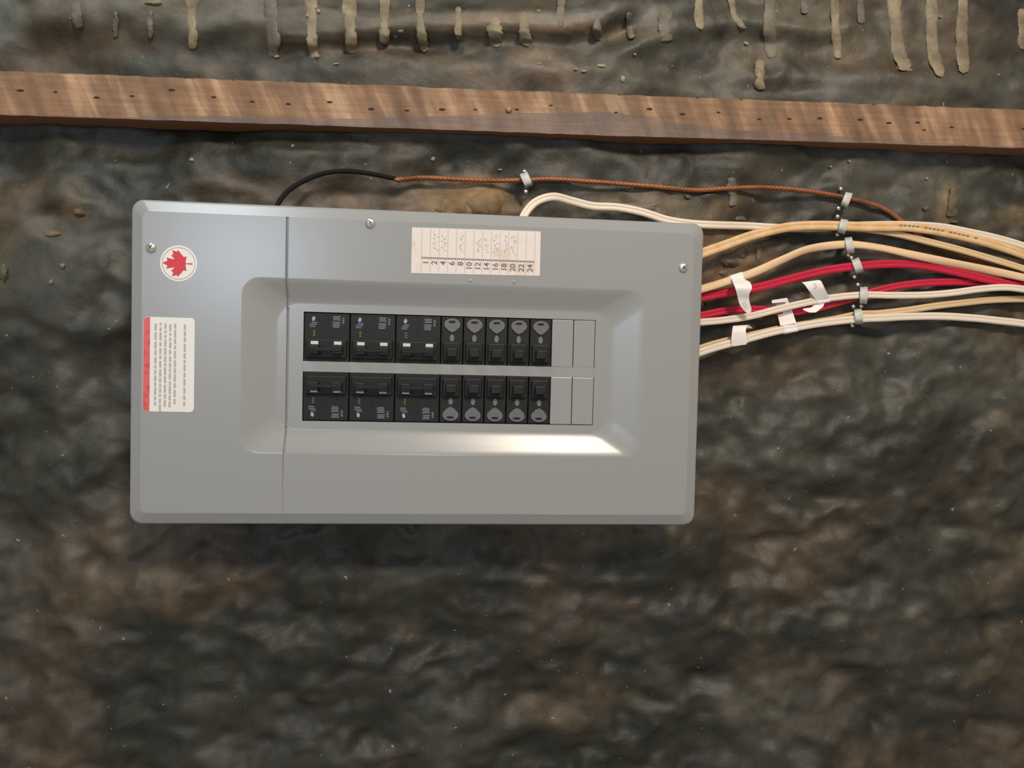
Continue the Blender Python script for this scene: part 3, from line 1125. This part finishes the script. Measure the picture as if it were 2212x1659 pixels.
# bare copper ground wire with a black sleeve
g_b = [(590, 465, .05), (603, 436, .045), (622, 413, .04), (650, 394, .035), (690, 377, .03), (730, 370, .028), (770, 371, .026), (810, 377, .024), (840, 383, .023), (863, 389, .022)]
g_c = [(850, 387, .022), (866, 388, .022), (920, 384), (1000, 388), (1070, 390), (1137, 389), (1190, 387), (1300, 394), (1400, 402), (1500, 411), (1560, 408), (1640, 405), (1720, 410), (1790, 420),
       (1830, 428), (1880, 440), (1915, 455), (1950, 480), (1990, 512), (2050, 542), (2130, 566), (2212, 584), (2330, 610)]
gw = empty('ground_wire', tuple(P(590, 465, -.05)))
tag(gw, 'thin stranded bare copper wire with a black sleeve looping out of the panel', 'wire')
org = np.array(P(590, 465, -.05))
pb = lay(g_b)
sweep('black_sleeve', pb - org, prof_oval(0.0060, 0.0060, 14), 'sleeve', gw)
pcu = lay(g_c, 0.0005, 0.0025)
# resample evenly so that the lay of the strands is regular
seg = np.concatenate([[0], np.cumsum(np.linalg.norm(np.diff(pcu, axis=0), axis=1))])
tt = np.arange(0, seg[-1], 0.0016)
pcu = np.stack([np.interp(tt, seg, pcu[:, k]) for k in range(3)], 1)
lob = []
for k in range(24):
    a = 2 * math.pi * k / 24
    r = 0.0025 + 0.0006 * abs(math.cos(3 * a))
    lob.append((r * math.cos(a), r * math.sin(a)))
total = len(pcu) * 0.0016
sweep('bare_strands', pcu - org, lob, 'copper', gw, twist=lambda t: -t * total / 0.034 * 2 * math.pi)

TW = prof_twin(0.0102, 0.0056)
TWs = prof_twin(0.0092, 0.0052)
OV = prof_oval(0.0108, 0.0062)

cable('white two-ridge cable looping over the top edge of the grey panel',
      [(1124, 490, .055), (1134, 462, .05), (1158, 436, .045), (1195, 425, .04), (1235, 434, .032), (1280, 445, .028), (1335, 448, .026), (1390, 459, .026), (1440, 475, .026), (1490, 483, .026), (1540, 486, .024),
       (1610, 488), (1680, 492), (1750, 493), (1830, 488), (1900, 486), (1960, 486), (2030, 490), (2090, 501), (2150, 514), (2212, 532), (2330, 572)],
      TW, 'white')
cT, pT = cable('yellowed tan cable, front one of the pair under the highest row staple',
      [(1480, 562, .055), (1522, 545, .05), (1570, 528, .04), (1630, 507, .03), (1700, 491, .024), (1760, 487, .021), (1820, 488, .021), (1880, 490, .020), (1950, 490, .020), (2000, 495, .02),
       (2060, 506, .02), (2130, 523, .02), (2212, 550, .02), (2330, 596, .02)],
      prof_twin(0.0122, 0.0062), 'tan', parts=True)
cable('dull cream cable splitting off below the tan one near the copper wire',
      [(1480, 566, .048), (1522, 549, .043), (1570, 532, .033), (1630, 511, .022), (1700, 494, .016), (1760, 490, .014), (1820, 491, .0135), (1880, 496, .0135), (1940, 506, .014), (2000, 521, .014),
       (2060, 536, .015), (2130, 556, .015), (2212, 581, .015), (2330, 622, .015)],
      TWs, 'dull')
cB, pB = cable('smooth cream cable with a drooping white label flag near the panel',
               [(1480, 634, .06), (1520, 623, .055), (1570, 608, .046), (1630, 588, .036), (1690, 561, .028), (1740, 540, .022), (1790, 531, .02), (1840, 528, .019), (1900, 535, .019), (1960, 548, .02), (2020, 561, .02),
                (2080, 573, .02), (2140, 585, .02), (2212, 600, .02), (2330, 628, .02)],
               OV, 'cream', twist=lambda t: 0.5 * math.sin(t * 14), parts=True)
cable('red cable arching highest, held by its own white staple',
      [(1480, 649, .052), (1520, 641, .047), (1570, 632, .04), (1640, 620, .032), (1710, 602, .024), (1780, 585, .018), (1850, 575, .016), (1920, 570, .015), (1980, 572, .015), (2050, 584, .017),
       (2120, 601, .0195), (2170, 613, .0195), (2212, 625, .0195), (2330, 655, .0195)],
      prof_twin(0.0114, 0.006), 'redcable')
cable('lower red cable running behind the white flagged cable',
      [(1480, 690, .042), (1520, 681, .038), (1580, 670, .032), (1640, 669, .026), (1700, 674, .02), (1750, 669, .016), (1800, 656, .013), (1850, 641, .012), (1890, 629, .012), (1940, 618, .012), (2000, 611, .0125),
       (2080, 609, .0125), (2150, 611, .013), (2212, 614, .013), (2330, 620, .013)],
      prof_twin(0.0104, 0.0056), 'redcable')
cW, pW = cable('white cable with an upright white label flag, crossing over the lower red cable',
               [(1470, 701, .05), (1515, 696, .046), (1560, 692, .044), (1620, 683, .04), (1680, 668, .034), (1740, 654, .028), (1800, 643, .022), (1866, 637, .0205), (1930, 638, .02), (2000, 637, .02), (2060, 632, .023),
                (2120, 624, .026), (2170, 621, .0265), (2212, 625, .0265), (2330, 640, .0265)],
               TWs, 'white', parts=True)
cable('dull cream cable tucked behind the lowest white cable',
      [(1470, 768, .042), (1540, 744, .036), (1610, 727, .030), (1690, 709, .022), (1740, 700, .017), (1800, 690, .014), (1855, 679, .013), (1900, 677, .013), (1960, 670, .014), (2020, 661, .015), (2080, 654, .015), (2140, 648, .015),
       (2212, 646, .015), (2330, 648, .015)],
      TWs, 'dull')
cL, pL = cable('lowest white cable with two white label flags close to the panel',
               [(1470, 776, .05), (1540, 752, .046), (1610, 733, .040), (1670, 717, .034), (1720, 707, .029), (1780, 697, .023), (1856, 689, .0205), (1900, 687, .018), (1960, 684, .014), (2030, 683, .013), (2100, 687, .013),
                (2160, 693, .013), (2212, 699, .013), (2330, 718, .013)],
               TW, 'white', parts=True)


def strip(name, st, th, m, parent=None, org=(0, 0, 0), smooth=True):
    """st = rows of 3D points across a band; gives a band with real thickness"""
    org = np.array(org)
    R_, K = len(st), len(st[0])
    g = np.array(st)
    v, f = [], []
    nrm = np.zeros_like(g)
    for i in range(R_):
        t = g[min(i + 1, R_ - 1), K // 2] - g[max(i - 1, 0), K // 2]
        s = g[i, -1] - g[i, 0]
        q = np.cross(s, t)
        q /= np.linalg.norm(q) + 1e-12
        nrm[i, :] = q
    for sgn in (0.5, -0.5):
        v += [tuple(p_) for p_ in (g + nrm * th * sgn - org).reshape(-1, 3)]
    N = R_ * K
    for i in range(R_ - 1):
        for k in range(K - 1):
            a = i * K + k
            f.append((a, a + 1, a + K + 1, a + K))
            f.append((N + a, N + a + K, N + a + K + 1, N + a + 1))
    for i in range(R_ - 1):
        for k in (0, K - 1):
            a = i * K + k
            f.append((a, a + K, N + a + K, N + a))
    for k in range(K - 1):
        for i in (0, R_ - 1):
            a = i * K + k
            f.append((a, a + 1, N + a + 1, N + a))
    o = obj(name, v, f, m, parent, smooth)
    md = o.modifiers.new('edge', 'EDGE_SPLIT')
    md.split_angle = math.radians(50)
    return o


def band(rows, n=5, K=4):
    """rows (lx, ly, rx, ry, off[, off_right]) in pixels -> smooth grid of points"""
    rr = catmull([(r[0], r[1], r[2], r[3], r[4], r[5] if len(r) > 5 else r[4]) for r in rows], n)
    out = []
    for a, b, c, d, e, e2 in rr:
        row = []
        for k in range(K):
            t = k / (K - 1)
            row.append(P(a + (c - a) * t, b + (d - b) * t, -(e + (e2 - e) * t)))
        out.append(row)
    return out


def wrap(pts, px0, px1, prof, grow, parent, org, m='tape'):
    """the piece of tape folded around the cable between two picture columns"""
    q = []
    for k in range(7):
        px = px0 + (px1 - px0) * k / 6
        # point on the cable path whose picture column is nearest
        best = min(range(len(pts)), key=lambda i: abs(proj(pts[i])[0] - px))
        b2 = best + 1 if proj(pts[best])[0] < px and best + 1 < len(pts) else best - 1
        xa, xb = proj(pts[best])[0], proj(pts[b2])[0]
        t = 0 if abs(xb - xa) < 1e-6 else (px - xa) / (xb - xa)
        q.append(pts[best] + (pts[b2] - pts[best]) * t)
    q = np.array(q)
    return sweep('label_wrap', q - np.array(org), [(x * grow + math.copysign(.0004, x), y * grow + math.copysign(.0004, y)) for x, y in prof], m, parent)


def proj(p_):
    d = RC.T @ (np.asarray(p_) - CAM)
    return (d[0] / d[2] * FPX + CX, d[1] / d[2] * FPX + CY)


# flag drooping from the smooth cream cable
wrap(pB, 1578, 1605, OV, 1.05, cB, pB[0])
fl = strip('label_flag', band([(1580, 600, 1605, 594, .050), (1582, 607, 1608, 603, .054), (1585, 614, 1620, 610, .062), (1588, 622, 1624, 622, .066), (1591, 632, 1619, 634, .064),
                               (1594, 645, 1618, 645, .060), (1598, 658, 1620, 656, .058), (1606, 669, 1623, 667, .056), (1614, 677, 1622, 675, .055)]), 0.0004, 'tape', cB, pB[0])
# flag standing up from the flagged white cable, tail below
wrap(pW, 1765, 1790, TWs, 1.07, cW, pW[0])
strip('label_flag', band([(1732, 610, 1768, 605, .034), (1738, 615, 1774, 608, .036), (1746, 626, 1780, 620, .036), (1755, 638, 1786, 632, .032), (1764, 650, 1791, 642, .027)]), 0.0004, 'tape', cW, pW[0])
strip('label_tail', band([(1758, 658, 1782, 652, .024), (1752, 664, 1778, 662, .026), (1734, 668, 1774, 666, .029), (1748, 675, 1762, 675, .031)]), 0.0004, 'tape', cW, pW[0])
strip('label_backing', band([(1749, 636, 1758, 634, .024), (1750, 641, 1762, 640, .023), (1749, 647, 1766, 646, .022)]), 0.0004, 'tape', cW, pW[0])
# flags of the lowest white cable
wrap(pL, 1692, 1722, TW, 1.06, cL, pL[0])
strip('label_flag', band([(1668, 655, 1701, 651, .031), (1667, 650, 1702, 647, .026), (1672, 648, 1699, 644, .021), (1676, 655, 1705, 655, .019), (1679, 670, 1710, 668, .022), (1682, 690, 1716, 686, .026),
                          (1686, 704, 1720, 698, .034)]), 0.0004, 'tape', cL, pL[0])
wrap(pL, 1584, 1612, TW, 1.06, cL, pL[0])
strip('label_flag', band([(1580, 748, 1612, 744, .046), (1580, 730, 1612, 729, .048), (1582, 712, 1611, 713, .048), (1584, 704, 1616, 702, .042), (1590, 709, 1626, 709, .038)]), 0.0004, 'tape', cL, pL[0])
# smudged pencil marks on two of the flags
def marks(name, strokes, parent, org, m):
    v, f = [], []
    for (a, b, c, d, w, off) in strokes:
        t = np.array([c - a, d - b], float)
        t /= np.linalg.norm(t)
        nn = np.array([-t[1], t[0]]) * w / 2
        k = len(v)
        for (x, y) in ((a + nn[0], b + nn[1]), (c + nn[0], d + nn[1]), (c - nn[0], d - nn[1]), (a - nn[0], b - nn[1])):
            v.append(np.array(P(x, y, -off)) - np.array(org))
        f.append((k, k + 1, k + 2, k + 3))
    return obj(name, v, f, m, parent)


marks('pencil_mark', [(1757, 614, 1763, 613, 1.2, .0372), (1760, 619, 1765, 616, 1.2, .0372), (1758, 623, 1766, 620, 1.2, .0372)], cW, pW[0], 'greyprint')
marks('pencil_mark', [(1605, 655, 1611, 653, 1.2, .0602), (1608, 660, 1614, 658, 1.2, .0598), (1610, 665, 1615, 664, 1.2, .0590)], cB, pB[0], 'greyprint')
# the worn dark printing along the tan cable
st_ = []
for k, px in enumerate(range(1944, 2110, 9)):
    if k % 6 == 5:
        continue
    i_ = min(range(len(pT)), key=lambda q: abs(proj(pT[q])[0] - px))
    i2 = i_ + 1
    xa, ya = proj(pT[i_])
    xb, yb = proj(pT[i2])
    sl_ = (yb - ya) / (xb - xa)
    yy_ = ya + (px - xa) * sl_ - 4.0
    st_.append((px, yy_, px + 6, yy_ + 6 * sl_, 2.0, .0235))
marks('jacket_print', st_, cT, pT[0], 'darkprint')
# ------------------------------------------------------------------ cable staples
GS = 'white cable staples on the wall'


def staple(label, top, bot, wpx, crown, nails, lean=0.0):
    t3 = P(top[0], top[1], -0.01)
    org = np.array([t3[0], 0.0, t3[2]])
    o = empty('cable_staple', tuple(org))
    rows = []
    n = 13
    for i in range(n):
        t = i / (n - 1)
        s = max(0.0, 1 - abs(2 * t - 1) ** 4)
        off = 0.010 + (crown - 0.010) * s
        cxp = top[0] + (bot[0] - top[0]) * t
        cyp = top[1] + (bot[1] - top[1]) * t
        d = np.array([bot[0] - top[0], bot[1] - top[1]], float)
        d /= np.linalg.norm(d)
        sx, sy = d[1] * wpx / 2, -d[0] * wpx / 2
        row = []
        for k in range(5):
            u = k / 4 * 2 - 1
            row.append(P(cxp + sx * u, cyp + sy * u, -(off - 0.0010 * u * u)))
        rows.append(row)
    strip('saddle', rows, 0.0022, 'staple', o, org)
    for (a, b) in nails:
        end = top if abs(b - top[1]) < abs(b - bot[1]) else bot
        q = P(a, b, -0.012)
        h = hmax(q[0], q[2], 0.004)
        hd = max(h, 0.006) + 0.004
        q = P(a, b, -hd)
        e3 = P(end[0], end[1], -(0.0125))
        e3 = np.array(e3)
        # bent wire leg from the saddle to the wall; its dark colour paints the shade in the gap
        mid = (np.array(q) + e3) / 2 + np.array([0, -0.0015, 0])
        sweep('wire_leg', catmull([e3 - org, mid - org, np.array(q) - org], 5), prof_oval(.0017, .0017, 8), 'slot', o)
        nn = dome('nail_head', 0.0029, 0.0024, 'zinc', o, tuple(np.array(q) - org), 12, 3)
        sweep('nail_shank', np.array([np.array(q) - org, np.array(q) - org + np.array([0, 0.02, 0])]), prof_oval(.0016, .0016, 8), 'zinc', nn).location = tuple(-(np.array(q) - org))
    tag(o, label, 'cable staple')
    return o


staple('lone white staple on the copper wire above the panel', (1131, 375), (1143, 402), 17, .020, [(1133, 371), (1136, 414)])
staple('white staple holding the copper wire where it turns downward', (1834, 417), (1823, 445), 15, .019, [(1816, 408), (1811, 450)])
staple('white staple over the yellowed tan cable pair', (1824, 475), (1817, 503), 16, .0275, [(1809, 468), (1808, 507)])
staple('white staple over the smooth cream cable', (1832, 514), (1838, 546), 16, .0255, [(1832, 551)])
staple('white staple over the high red cable', (1847, 560), (1857, 588), 17, .022, [(1839, 557), (1845, 598)])
staple('white staple over the flagged white cable and lower red cable', (1866, 621), (1865, 655), 16, .0265, [(1853, 615), (1860, 661)])
staple('white staple over the lowest white cable and dull cream cable', (1853, 669), (1856, 699), 16, .0265, [(1843, 662), (1841, 703)])
